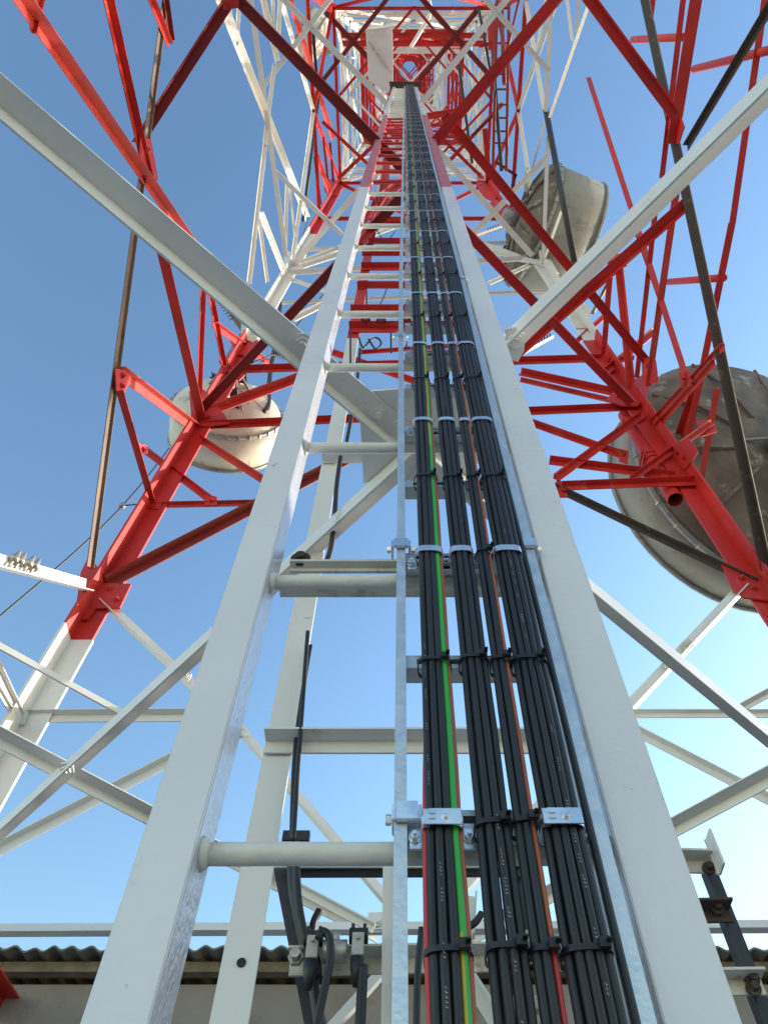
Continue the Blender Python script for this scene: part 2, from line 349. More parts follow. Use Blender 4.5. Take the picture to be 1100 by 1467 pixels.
gusset([(696, 300), (708, 290), (732, 300), (742, 304), (738, 326), (726, 324)], 'F', 'red', 0.05, 0.02)
gusset([(346, 466), (352, 452), (374, 468), (382, 478), (362, 494), (346, 488)], 'F', 'dirty', 0.02, 0.02)
gusset([(812, 440), (826, 428), (846, 448), (842, 474), (824, 474)], 'F', 'dirty', 0.02, 0.02)

for pts, pl, bl in (([(160, 528), (176, 530), (182, 542), (174, 562), (162, 560)], 'L', [(170, 538), (169, 553)]),
    ([(192, 634), (206, 638), (208, 650), (196, 650)], 'L', [(200, 644)]), ([(296, 712), (312, 716), (312, 728), (294, 728)], 'F', [(304, 722)]),
    ([(206, 712), (224, 708), (236, 722), (228, 734), (208, 730)], 'F', [(216, 720)]), ([(976, 534), (992, 532), (996, 552), (980, 556)], 'R', [(985, 542), (987, 550)]),
    ([(955, 150), (975, 158), (984, 182), (976, 206), (964, 204)], 'R', [(970, 172), (972, 192)]), ([(196, 196), (212, 200), (222, 258), (206, 262), (196, 222)], 'L', [(206, 214), (209, 246)]),
    ([(316, -8), (344, -6), (342, 12), (322, 14)], ('Z', 7.55), [(330, 4)]), ([(996, 606), (1018, 604), (1026, 622), (1000, 630)], 'F', [(1010, 616)]), 
    ([(884, 646), (900, 650), (898, 668), (886, 664)], 'F', [(892, 656)]), ([(956, 640), (990, 628), (1004, 648), (986, 672), (962, 668)], 'R', [(975, 648), (985, 655)]),
    ([(922, 510), (942, 516), (946, 548), (924, 552)], 'R', [(932, 524), (933, 540)]), ([(796, 690), (812, 698), (812, 716), (796, 716)], 'F', [(805, 706)]),
    ([(872, 366), (898, 362), (900, 382), (874, 388)], 'R', [(886, 374)]), ([(860, 506), (876, 506), (878, 528), (862, 530)], 'R', [(869, 517)])):
    gusset(pts, pl, 'red', 0.02, 0.012, bl)
gusset([(335, 1036), (350, 1038), (356, 1056), (342, 1062), (334, 1048)], 'F', 'white', 0.02, 0.012, [(344, 1048)])
gusset([(252, 958), (264, 956), (276, 970), (270, 984), (256, 974)], 'F', 'white', 0.02, 0.012, [(260, 966), (268, 975)])
gusset([(948, 950), (966, 938), (974, 948), (958, 966), (950, 962)], 'F', 'white', 0.03, 0.012, [(956, 958)])
gusset([(974, 926), (984, 920), (992, 930), (982, 940), (976, 934)], 'F', 'dirty', 0.03, 0.012, [(982, 930)])
gusset([(16, 1014), (34, 1012), (44, 1026), (38, 1044), (18, 1044)], 'F', 'white', 0.03, 0.012, [(24, 1024), (34, 1032)])
gusset([(528, 1314), (566, 1312), (572, 1342), (524, 1342)], 'F', 'white', 0.03, 0.012, [(540, 1330)])
# -- white level around 10 to 15 m
trace([
 ('diagonal_brace', 'L', 303, -20, 438, 314, 10, 'white', {'flip': 1}),
 ('diagonal_brace', 'L', 353, -20, 407, 366, 9, 'white', {'flip': -1}),
 ('redundant_brace', 'L', 369, -20, 395, 90, 9, 'white', {}),
 ('horizontal_brace', 'L', 391, 92, 377, 205, 6, 'white', {}),
 ('horizontal_brace', 'L', 378, 200, 354, 405, 7, 'white', {}),
 ('redundant_brace', 'L', 341, -10, 337, 64, 6, 'white', {}),
 ('redundant_brace', 'L', 399, -10, 396, 55, 7, 'white', {}),
 ('redundant_brace', 'L', 388, -10, 390, 60, 6, 'white', {}),
 ('redundant_brace', 'L', 324, -10, 330, 36, 6, 'white', {}),
 ('redundant_brace', 'L', 371, 307, 405, 392, 8, 'white', {}),
 ('redundant_brace', 'L', 369, 318, 381, 405, 6, 'white', {}),
 ('redundant_brace', 'L', 409, 262, 406, 360, 6, 'white', {}),
 ('redundant_brace', 'L', 414, 270, 423, 360, 4, 'white', {}),
 ('plan_brace', Z4, 391, 242, 490, 336, 7, 'white', {}),
 ('plan_brace', Z4, 600, 176, 420, 380, 8, 'white', {'flip': -1}),
 ('plan_brace', Z4, 600, 185, 762, 366, 8, 'white', {}),
 ('plan_brace', Z4, 402, -5, 590, 185, 8, 'white', {}),
 ('plan_brace', Z4, 728, -4, 590, 164, 8, 'white', {}),
 ('plan_brace', Z4, 478, -8, 374, 128, 7, 'white', {}),
 ('plan_brace', Z4, 690, -6, 786, 102, 7, 'white', {}),
 ('plan_brace', Z4, 786, 221, 674, 338, 7, 'white', {}),
 ('horizontal_brace', 'F', 414, 394, 775, 372, 8, 'white', {}),
 ('redundant_brace', 'F', 430, 385, 520, 356, 8, 'white', {}),
 ('redundant_brace', 'F', 438, 360, 740, 350, 6, 'white', {}),
 ('redundant_brace', 'F', 411, 400, 480, 424, 5, 'white', {}),
 ('redundant_brace', 'F', 404, 436, 800, 418, 5, 'white', {}),
 ('redundant_brace', 'F', 420, 460, 480, 430, 8, 'white', {}),
 ('redundant_brace', 'F', 640, 350, 746, 372, 6, 'white', {}),
 ('redundant_brace', 'F', 700, 408, 800, 362, 5, 'white', {}),
 ('diagonal_brace', 'R', 752, -15, 782, 160, 8, 'white', {}),
 ('diagonal_brace', 'R', 793, -15, 784, 160, 8, 'white', {}),
 ('diagonal_brace', 'R', 845, 5, 789, 166, 6, 'white', {}),
 ('redundant_brace', 'R', 787, -20, 771, 68, 6, 'white', {}),
 ('redundant_brace', 'R', 812, -10, 821, 60, 6, 'white', {}),
 ('redundant_brace', 'R', 831, -10, 827, 46, 6, 'white', {}),
 ('redundant_brace', 'R', 784, 164, 761, 250, 4, 'white', {}),
 ('horizontal_brace', 'R', 787, 196, 780, 372, 7, 'white', {}),
 ('redundant_brace', 'R', 757, 240, 753, 342, 7, 'white', {}),
 ('redundant_brace', 'R', 760, 252, 768, 352, 6, 'white', {}),
 ('redundant_brace', 'R', 806, 300, 779, 376, 5, 'white', {}),
 ('diagonal_brace', 'R', 781, 154, 823, 378, 9, 'dark', {'kind': 'tube'}),
 ('redundant_brace', 'L', 410, -8, 475, 200, 7, 'redface', {}),
 ('redundant_brace', 'L', 446, 40, 453, 130, 5, 'brown', {}),
 ('redundant_brace', 'L', 450, 222, 470, 276, 7, 'red', {}),
 ('redundant_brace', 'L', 449, 226, 458, 294, 4, 'maroon', {}),
 ('redundant_brace', 'L', 461, 196, 469, 266, 4, 'maroon', {}),
 ('redundant_brace', 'L', 471, 205, 476, 262, 4, 'maroon', {}),
 ('redundant_brace', 'L', 463, 90, 434, 316, 4, 'dark', {'kind': 'tube'}),
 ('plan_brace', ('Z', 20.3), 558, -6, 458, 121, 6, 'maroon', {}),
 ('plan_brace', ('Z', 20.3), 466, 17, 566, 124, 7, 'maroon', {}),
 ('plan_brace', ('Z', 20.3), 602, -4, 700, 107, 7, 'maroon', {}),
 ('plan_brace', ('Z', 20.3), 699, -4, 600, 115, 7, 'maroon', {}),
 ('redundant_brace', ('Z', 17.0), 462, 174, 528, 236, 5, 'red', {}),
 ('redundant_brace', ('Z', 17.0), 534, 209, 484, 256, 5, 'red', {}),
 ('redundant_brace', ('Z', 17.0), 633, 198, 690, 254, 5, 'red', {}),
 ('redundant_brace', ('Z', 17.0), 720, 148, 640, 234, 5, 'red', {}),
 ('horizontal_brace', ('Z', 17.2), 604, 168, 652, 160, 9, 'red', {}),
])
# -- everything higher: regular panels on four faces
LV = [9.9, 13.2, 16.6, 20.3, 23.5, 26.5, 29.3, 32.0, 35.0, 38.0, 41.0, 44.0, 47.0, 50.6]
S4 = [(-1, 1), (1, 1), (1, -1), (-1, -1)]
NIN = [Vector((0, -1, 0)), Vector((-1, 0, 0)), Vector((0, 1, 0)), Vector((1, 0, 0))]
for i in range(1, len(LV) - 1):
    z0, z1 = LV[i], LV[i+1]
    for f in range(4):
        s0, s1 = S4[f], S4[(f+1) % 4]; n = NIN[f]
        a0, b0 = corner(*s0, z0), corner(*s1, z0); a1, b1 = corner(*s0, z1), corner(*s1, z1)
        if i > 1: bar('horizontal_brace', a0, b0, 0.085, paint(z0 + 0.3), tower, n)
        m = paint((z0 + z1) / 2); mid = (a1 + b1) / 2
        if i % 2: bar('diagonal_brace', a0, mid, 0.075, m, tower, n); bar('diagonal_brace', b0, mid, 0.075, m, tower, n, flip=-1)
        else:
            mid = (a0 + b0) / 2; bar('diagonal_brace', a1, mid, 0.075, m, tower, n); bar('diagonal_brace', b1, mid, 0.075, m, tower, n, flip=-1)
        if i > 2:
            for fr0, fr1, fa, fb in ((.25, .25, .5, 0), (.75, .75, .5, 0), (.0, .25, 0, .5), (1.0, .75, 0, .5)):
                pa = a0.lerp(b0, fr0).lerp(a1.lerp(b1, fr0), fa); pb = a0.lerp(b0, fr1).lerp(a1.lerp(b1, fr1), fb)
                bar('redundant_brace', pa, pb, 0.045, m, tower, n)
            bar('redundant_brace', a0 * 0.5 + a1 * 0.5, b0 * 0.5 + b1 * 0.5, 0.05, m, tower, n)
    if i in (3, 4, 5, 7, 9, 11):
        mm4 = [(corner(*S4[k], z0) + corner(*S4[(k+1) % 4], z0)) / 2 for k in range(4)]
        for k in range(4): bar('plan_brace', mm4[k], mm4[(k+1) % 4], 0.06, paint(z0 + .3), tower)
    if i in (5, 7, 9, 11):
        c0 = [corner(*s, z0) for s in S4]
        bar('plan_brace', c0[0], c0[2], 0.06, paint(z0+.3), tower); bar('plan_brace', c0[1] - Vector((0,0,.07)), c0[3] - Vector((0,0,.07)), 0.06, paint(z0+.3), tower)
for z, w in ((21.4, .07), (22.3, .10), (26.0, .09), (27.0, .14), (28.2, .12), (31.0, .10), (33.0, .12), (36.0, .12), (39.5, .16), (43, .16), (46, .18)):
    for f in range(4):
        bar('ring_beam', corner(*S4[f], z), corner(*S4[(f+1) % 4], z), w, paint(z + .3), tower, NIN[f], d=w * .5)
for z in (21.8, 27.4):
    for fx in (-.62, -.3, .35, .66):
        h_ = half(z); bar('deck_joist', Vector((CX - h_, CY - h_ * (.55 + .3 * abs(fx)), z + .1 * fx)), Vector((CX + h_, CY - h_ * (.55 + .3 * abs(fx)), z + .1 * fx)), .10, paint(z + 5), tower)
# bolted splice rows along the legs
for sx, z in ((-1, 5.0), (1, 5.2), (-1, 9.3), (1, 9.4)):
    b = MB()
    for k in range(8):
        b = MB(); zz = z + 0.075 * k; c = corner(sx, 1, zz)
        b.disc(c + Vector((-sx * 0.0, -0.08, 0)) + Vector((sx*0.002, 0, 0)), (sx, 0, 0), 0.017, 0.03, 6)
        b.disc(c + Vector((-sx * 0.09, -0.022, 0)), (0, -1, 0), 0.017, 0.022, 6) if False else None
        b.build('splice_bolt', 'red', tower, smooth=False)
# stud clamps on the left white rail
for u, v in ((10, 806), (18, 809), (31, 813), (40, 816)):
    p = at(u, v, 'L') + Vector((0.03, 0, 0)); b = MB()
    b.tube([p - Vector((0, 0, .06)), p + Vector((0, 0, .12))], 0.009, 8)
    b.tube([p + Vector((0, 0, .015)), p + Vector((0, 0, .05)), p + Vector((0, 0, .07)), p + Vector((0, 0, .10))], [0.03, 0.028, 0.018, 0.014], 10)
    b.build('stud_bolt', 'bolt', tower, smooth=True)

# ------------------------------------------------------------------ inner mast behind the ladder
YM = 1.5
mast = thing('inner_mast', (0, YM, -CAM_H), 'slim white then red angle iron mast standing just behind the ladder', 'mast')
for x0, sx in ((-0.352, 1), (0.565, -1)):
    for z0, z1, m in ((-1.6, 4.55, 'white'), (4.55, 10.2, 'red'), (10.2, 15.5, 'white')):
        b = MB(); b.extrude(Vector((x0, YM, z0)), Vector((x0, YM, z1)), Vector((sx, 0, 0)), Vector((0, 1, 0)), [(0, 0), (.070, 0), (.070, .009), (.009, .009), (.009, .07), (0, .07)])
        b.build('upright', m, mast)
def mast_bar(v, px, m, u0=None, u1=None, off=0.0, name='cross_bar'):
    z = at(580, v, ('Y', YM)).z
    x0 = -0.35 if u0 is None else at(u0, v, ('Y', YM)).x; x1 = 0.56 if u1 is None else at(u1, v, ('Y', YM)).x
    p, q = Vector((x0, YM - 0.005 - off, z)), Vector((x1, YM - 0.005 - off, z))
    bar(name, p, q, pxw(px, p), m, mast, (0, -1, 0), d=0.05)
mast_bar(1073, 24, 'white'); mast_bar(475, 20, 'red'); mast_bar(460, 7, 'red', off=.05); mast_bar(387, 14, 'red'); mast_bar(378, 5, 'red', off=.06)
mast_bar(325, 10, 'red'); mast_bar(283, 14, 'red'); mast_bar(272, 7, 'red', off=.06); mast_bar(249, 8, 'red'); mast_bar(233, 7, 'red')
mast_bar(414, 4, 'red'); mast_bar(350, 4, 'red'); mast_bar(652, 8, 'white'); mast_bar(664, 5, 'white')
for u0, v0, u1, v1, px in ((520, 350, 560, 285, 12), (545, 290, 600, 245, 12), (548, 300, 555, 225, 14), (515, 330, 540, 290, 8)):
    p, q = at(u0, v0, ('Y', YM - .04)), at(u1, v1, ('Y', YM - .04)); bar('knee_brace', p, q, pxw(px, p), 'red', mast, (0, -1, 0))
# stained shelf angle and clamp bracket tying the mast to the ladder
def ybar(name, v, u0, u1, Y, px, m, parent, d=0.05, flip=1, dz=0.0):
    p, q = at(u0, v, ('Y', Y)), at(u1, v, ('Y', Y)); q.z = p.z = p.z + dz
    return bar(name, p, q, pxw(px, p), m, parent, (0, -1, 0), d, flip)
ybar('shelf_angle', 849, 403, 765, 0.80, 22, 'dirty', mast, d=0.03, flip=-1)
ybar('shelf_angle', 818, 416, 765, 0.80, 13, 'dirty', mast, d=0.02)
b = MB(); c = at(431, 803, ('Y', 0.79)); b.disc(c, (0, -1, 0), .018, .006, 18); b.disc(c - Vector((0, .006, 0)), (0, -1, 0), .010, .009, 6)
b.build('bracket_bolt', 'brown', mast)
# holes in the near upright, a dark bored disc in each
for u, v in ((346, 1379), (440, 883)):
    b = MB(); b.disc(at(u, v, ('Y', YM - .0015)), (0, -1, 0), 0.009, 0.001, 18); b.build('bolt_hole', 'hole' if v > 1000 else 'white', mast)

# ------------------------------------------------------------------ ladder
LAD_TOP = 18.9
ladder = thing('ladder', (0, .7, -CAM_H), 'wide flat-railed white ladder rising up the middle, red higher up', 'ladder')
LB = [(-1.6, 4.74, 'ladder'), (4.74, 10.5, 'ladder_red'), (10.5, LAD_TOP, 'ladder')]
for x0, x1, sx in ((-0.261, -0.206, 1), (0.208, 0.271, -1)):
    for z0, z1, m in LB:
        b = MB(); Y0, Y1 = 0.67, 0.735
        b.abox(x0, x1, Y0, Y0 + .006, z0, z1, 0)
        xi = (x1 - .006, x1) if sx > 0 else (x0, x0 + .006)
        b.abox(xi[0], xi[1], Y0 + .0062, Y1, z0, z1, 1)
        b.build('side_rail', [m, 'ladder_side' if m == 'ladder' else 'ladder_red'], ladder, bevel=0.0012)
ZR0, DZ = 0.49, 0.4655
b = MB(); b.tube([(-0.207, 0, 0)] + [(-0.207 + .415 * k / 10, 0.0004 * math.sin(k * 2.2), 0) for k in range(1, 10)] + [(0.209, 0, 0)], 0.0115, 14)
rung0 = b.build('rung', 'rung', None, smooth=True); rung_red = rung0.data.copy(); rung_red.materials.clear(); rung_red.materials.append(M['red'])
weld0 = []
for sx in (-.2065, .2075):
    s = 1 if sx < 0 else -1; wb = MB()
    wb.tube([(sx, 0, 0), (sx + s * .004, 0, 0), (sx + s * .009, 0, 0)], [.018, .0155, .0116], 12)
    weld0.append(wb.build('weld_bead', 'rung', rung0, smooth=True))
first = True
for k in range(-4, 40):
    z = ZR0 + DZ * k
    if z > LAD_TOP: break
    if first: o = rung0; first = False
    else:
        o = rung0.copy(); col.objects.link(o)
        if k < 12:
            for w0 in weld0:
                w = w0.copy(); col.objects.link(w); w.parent = o
    if 4.74 < z < 10.5: o.data = rung_red
    o.parent = ladder; o.location = (0, 0.0, z + CAM_H)
# platform where the ladder ends
b = MB(); P = [at(u, v, ('Z', 19.3)) for u, v in ((557, 117), (604, 117), (602, 131), (560, 131))]
b.add(P + [x + Vector((0, 0, .12)) for x in P], [(0,1,2,3), (7,6,5,4), (0,4,5,1), (1,5,6,2), (2,6,7,3), (3,7,4,0)])
o = b.build('landing_platform', 'brown'); tag(o, 'small brown landing platform at the top end of the cable ladder', 'platform')
b = MB(); P = [at(u, v, ('Z', 20.0)) for u, v in ((524, 50), (562, 46), (563, 118), (556, 134), (528, 116))]
b.add(P + [x + Vector((0, 0, .25)) for x in P], [tuple(range(5)), tuple(range(5, 10))[::-1]] + [(i, (i+1) % 5, 5 + (i+1) % 5, 5 + i) for i in range(5)])
pan = thing('deck_panel', P[0], 'large pale flat deck panel left of the ladder near the top', 'panel')
b.build('deck_sheet', 'white', pan)
bar('deck_rib', at(528, 60, ('Z', 19.96)), at(560, 104, ('Z', 19.96)), .05, 'dirty', pan); bar('deck_edge', at(524, 47, ('Z', 19.95)), at(562, 43, ('Z', 19.95)), .12, 'white', pan)

# ------------------------------------------------------------------ cable tray
tray = thing('cable_tray', (0.09, .66, -CAM_H), 'narrow galvanised cable ladder tray carrying the black cable bundles', 'cable tray')
b = MB(); p, q = Vector((0.0, .655, -1.6)), Vector((-.004, .655, 1.0))
for (xa, za, xb, zb) in ((0.002, -1.6, -0.006, 1.0), (-0.006, 1.0, -.013, 2.55), (-.013, 2.55, -.015, LAD_TOP)):
    b = MB(); b.extrude(Vector((xa, .652, za)), Vector((xb, .652, zb)), Vector((1, 0, 0)), Vector((0, 1, 0)), [(-.0065, 0), (.0065, 0), (.0065, .028), (.0045, .028), (.0045, .002), (-.0045, .002), (-.0045, .028), (-.0065, .028)])
    b.build('tray_rail', 'galv', tray)
for (za, zb) in ((-1.6, 1.0), (1.0, 2.55), (2.55, LAD_TOP)):
    b = MB(); b.extrude(Vector((.187, .652, za)), Vector((.187, .652, zb)), Vector((1, 0, 0)), Vector((0, 1, 0)), [(-.010, 0), (.010, 0), (.010, .035), (.0075, .035), (.0075, .002), (-.0075, .002), (-.0075, .035), (-.010, .035)])
    b.build('tray_rail', 'galv', tray)
def strut_mesh():
    b = MB(); x0, x1, h = 0.0, .178, .0115; y = .664; t = .0018
    segs = []; n = 5; w = (x1 - x0) / n
    b.abox(x0, x1, y, y + .022, h - t, h); b.abox(x0, x1, y, y + .022, -h, -h + t)
    b.abox(x0, x1, y - t, y, .0045, h); b.abox(x0, x1, y - t, y, -h, -.0045)
    for i in range(n): b.abox(x0 + i * w, x0 + i * w + w * .42, y - t, y, -.0044, .0044)
    b.abox(x0, x1, y + .022, y + .024, -h, h)
    return b
st0 = strut_mesh().build('strut', 'galv', tray); first = True
ZS0 = ZR0 + .012
for k in range(-8, 80):
    z = ZS0 + DZ / 2 * k
    if z > LAD_TOP: break
    o = st0 if first else st0.copy()
    if not first: col.objects.link(o); o.parent = tray
    first = False; o.matrix_parent_inverse = Matrix(); o.location = Vector((0, 0, z)) - Vector(tray.location)
# rail splice clips
for z, x in ((0.985, -.006), (0.985, .188), (2.0, -.012), (2.6, .188), (0.5, .002)):
    b = MB(); b.abox(x - .011, x + .011, .645, .651, z - .010, z + .012); b.abox(x - .015, x - .0115, .648, .675, z - .008, z + .010); b.abox(x + .0115, x + .015, .648, .675, z - .008, z + .010)
    b.disc((x - .0155, .66, z), (-1, 0, 0), .006, .006, 6); b.disc((x + .0155, .66, z), (1, 0, 0), .006, .006, 6)
    b.build('splice_clip', 'zinc', tray, bevel=.0008)

# ------------------------------------------------------------------ cables
YC = .640
BUN = [  # centre x, list of (dx, dy, radius, material)
 (.036, 'first bundle from the left', [(-.0162, -.001, .0030, 'redcab'), (-.0115, -.004, .0043, 'black'), (-.0036, -.006, .0043, 'black'), (.0043, -.005, .0043, 'black'), (.0112, -.003, .0038, 'gy'), (.0160, .001, .0030, 'orange'), (-.007, .003, .0042, 'black'), (.002, .003, .0042, 'black')]),
 (.083, 'second bundle from the left', [(-.0118, -.002, .0043, 'black'), (-.0040, -.006, .0043, 'black'), (.0040, -.006, .0043, 'black'), (.0118, -.002, .0043, 'black'), (-.007, .003, .0042, 'black'), (.006, .003, .0042, 'black')]),
 (.119, 'slim third bundle', [(-.0065, -.003, .0043, 'black'), (.0008, -.005, .0042, 'black'), (-.003, .003, .0042, 'black'), (.0072, -.001, .0028, 'rc2')]),
 (.153, 'wide right-hand bundle', [(-.0152, -.002, .0043, 'black'), (-.0076, -.006, .0043, 'black'), (0, -.007, .0043, 'black'), (.0077, -.006, .0043, 'black'), (.0152, -.002, .0043, 'black'), (-.010, .003, .0042, 'black'), (.010, .003, .0042, 'black'), (.0, .003, .0042, 'black')]),
]
zs = []; z = -1.55
while z < 19.1:
    zs.append(z); z += .0582 if z < 3.2 else (.1164 if z < 8 else .2328)
def drift(bi, z):       # bundles spread a little towards the right lower down
    lo = max(0, min(1, (1.3 - z) / 1.3)); return (.0, .002, -.006, -.004)[bi] * lo
for bi, (cx, words, cabs) in enumerate(BUN):
    for ci, (dx, dy, r, m) in enumerate(cabs):
        ph = random.uniform(0, 6.28); amp = random.uniform(.0002, .0008); pts = []
        for z in zs:
            t = (z - ZR0) / (DZ / 2) ; tied = abs(math.sin(math.pi * t))      # 0 at ties and clamps, 1 between
            x = cx + drift(bi, z) + dx * (1 + .07 * tied) + amp * math.sin(z * 5.1 + ph) * tied
            y = YC + dy * (1 + .10 * tied) + amp * math.cos(z * 4.3 + ph) * tied
            pts.append((x, y, z) if m != 'redcab' else (x + .013 * max(0, min(1, (z - .5) * 4)), y + .009 * max(0, min(1, (z - .5) * 4)), z))
        b = MB(); stripe = None; mm = m
        if m == 'gy': mm = ['green', 'yellow']; stripe = lambda i, k: 1 if ((zs[i] > 1.25 and k in (4,)) or (zs[i] < .36 and k in (2, 3, 4))) else 0
        if m == 'rc2': mm = ['orange', 'redcab']; stripe = lambda i, k: 1 if zs[i] < .36 else 0
        b.tube(pts, r, 10, stripe=stripe)
        nm = {'black': 'black_cable', 'gy': 'earth_cable', 'orange': 'orange_cable', 'redcab': 'red_cable', 'rc2': 'orange_cable'}[m]
        o = b.build(nm, mm, None, smooth=True); o['cab'] = bi * 20 + ci
        nb = sum(1 for q in cabs if q[3] == 'black' and q[1] < 0); fr_ = [q for q in cabs if q[3] == 'black' and q[1] < 0]; bk = [q for q in cabs if q[3] == 'black' and q[1] > 0]
        if m == 'black':
            row, nm_ = (fr_, 'front') if dy < 0 else (bk, 'rear'); i_ = row.index((dx, dy, r, m)); L_ = len(row)
            pos = 'only' if L_ == 1 else ('leftmost' if i_ == 0 else 'rightmost' if i_ == L_ - 1 else ['', 'second', 'third', 'fourth'][i_] + ' from the left')
        lab = {'black': 'black cable of the %s, %s in its %s row' % (words.replace(' from the left', ''), pos.replace('from the', 'from'), nm_) if m == 'black' else '', 'gy': 'green and yellow striped earth cable on the right of the first bundle',
               'orange': 'thin orange cable beside the green and yellow striped cable', 'redcab': 'red cable on the left edge of the first bundle',
               'rc2': 'orange-red cable between the third and right-hand black bundles'}[m]
        tag(o, lab, 'cable', ('black cables of the %s' % words) if m == 'black' else None)
# lone cable between the bundle and the tray rail
b = MB(); b.tube([(.178 + .0015 * math.sin(z * 3), .648, z) for z in zs], .0042, 8); o = b.build('black_cable', 'black', None, smooth=True)
tag(o, 'single black cable hugging the right galvanised tray rail', 'cable')

for bi_, off, zA, zB, sgn in ((0, -.0036, .26, .44, 1), (0, -.0115, .52, .74, 1), (1, .0040, .27, .50, 1), (3, .0077, .28, .60, 1), (3, .0, .74, 1.0, 1)):
    row = [q for q in BUN[bi_][2] if abs(q[0] - off) < .0005 and q[3] == 'black'][0]
    host = [o for o in col.objects if o.name.startswith('black_cable') and o.get('cab') == (bi_ * 20 + BUN[bi_][2].index(row))][0]
    b = MB(); z = zA
    while z < zB:
        for k in range(random.choice((3, 4, 5))):
            t = (z - ZR0) / (DZ / 2); tied = abs(math.sin(math.pi * t)); hx = BUN[bi_][0] + drift(bi_, z) + row[0] * (1 + .07 * tied); hy = YC + row[1] * (1 + .10 * tied) - row[2] - .0007
            b.abox(hx - .0009, hx + random.choice((.0002, .0006, .0009)), hy, hy + .0006, z, z + .0008)
            b.abox(hx - .0009, hx - .0005, hy, hy + .0006, z, z + random.choice((.0016, .0022))); z += .0036
        z += random.choice((.010, .020, .034))
    b.build('print_marks', 'bolt', host)['kind'] = 'stuff'
def ring(b, cx, w, y0, y1, z, h, t, mi=0, n=20):
    """rounded band round a flat bundle"""
    prof = []; r = min((y1 - y0), w) * .35
    for k in range(n):
        a = 2 * math.pi * k / n; ca, sa = math.cos(a), math.sin(a)
        prof.append((cx + math.copysign(abs(ca) ** .55, ca) * w / 2, (y0 + y1) / 2 + math.copysign(abs(sa) ** .55, sa) * (y1 - y0) / 2))
    base = len(b.v); c = Vector((cx, (y0 + y1) / 2))
    for off, zz in ((0, z - h/2), (0, z + h/2), (t, z + h/2), (t, z - h/2)):
        for x, y in prof:
            d = Vector((x, y)) - c; d = d.normalized() * off if d.length else d
            b.v.append((x + d.x, y + d.y, zz))
    for j in range(4):
        for k in range(n):
            b.f.append((base + j*n + k, base + j*n + (k+1) % n, base + ((j+1) % 4)*n + (k+1) % n, base + ((j+1) % 4)*n + k)); b.mi.append(mi)
WID = [.039, .034, .023, .041]
FR = [YC - .0110, YC - .0110, YC - .0100, YC - .0120]
ORD = ['first', 'second', 'slim third', 'wide right-hand']
ti = 0
tie_me = []
for bi in range(4):
    b = MB(); ring(b, 0, WID[bi], FR[bi], .6615, 0, .0052, .0014)
    b.box((WID[bi] * .32, FR[bi] - .003, .001), (.0045, 0, 0), (0, .0028, 0), (0, 0, .0042))
    b.box((WID[bi] * .32 + .003, FR[bi] - .008, .001), (.0022, 0, 0), (0, .004, 0), (0, 0, .0008))
    tie_me.append(b.build('cable_tie', 'black', None))
def clamp_mesh(bi, plate):
    b = MB(); ring(b, 0, WID[bi], FR[bi], .6615, 0, .0135, .0013)
    w = WID[bi]
    for s in (-1, 1):
        b.box((s * (w / 2 + .006), .660, 0), (.006, 0, 0), (0, .0015, 0), (0, 0, .0115))
        b.disc((s * (w / 2 + .007), .6585, 0), (0, -1, 0), .0062, .0015, 14); b.disc((s * (w / 2 + .007), .657, 0), (0, -1, 0), .0046, .005, 6)
        b.disc((s * (w / 2 + .007), .652, 0), (0, -1, 0), .0024, .004, 8)
    if plate:
        b.box((.002, FR[bi] - .0032, 0), (w * .40, 0, 0), (0, .001, 0), (0, 0, .0088))
        for dz in (.003, -.003): b.box((-w * .27, FR[bi] - .0045, dz), (w * .1, 0, 0), (0, .0012, 0), (0, 0, .0008))
        b.box((-w * .40, FR[bi] - .0020, -.001), (.003, 0, 0), (0, .003, 0), (0, 0, .0085))
    return b
def clamp_bolt(bi):
    b = MB(); y = FR[bi] - .0042; b.disc((.003, y, 0), (0, -1, 0), .0042, .0010, 16); b.disc((.003, y - .001, 0), (0, -1, 0), .0034, .0022, 10)
    b.box((.003, y - .0034, 0), (.0022, 0, 0), (0, .0003, 0), (0, 0, .0004)); b.box((.003, y - .0034, 0), (.0004, 0, 0), (0, .0003, 0), (0, 0, .0022)); return b
cl_plate = {bi: clamp_mesh(bi, True).build('cable_clamp', 'zinc', tray, bevel=.0003) for bi in (0, 3)}
cl_bolt = {bi: clamp_bolt(bi).build('clamp_screw', 'zinc', cl_plate[bi]) for bi in (0, 3)}
cl_plain = {bi: clamp_mesh(bi, False).build('cable_clamp', 'zinc', tray) for bi in range(4)}
used = set()
def put(src, bi, z, parent):
    if src.name in used: o = src.copy(); col.objects.link(o)
    else: o = src; used.add(src.name)
    pos = Vector((BUN[bi][0] + drift(bi, z), 0, z))
    if parent is None: o.location = pos
    else: o.parent = parent; o.matrix_parent_inverse = Matrix(); o.location = pos - Vector(parent.location)
    return o
PLACE = ['low down near the foot of the frame', 'at mid height', 'high up']
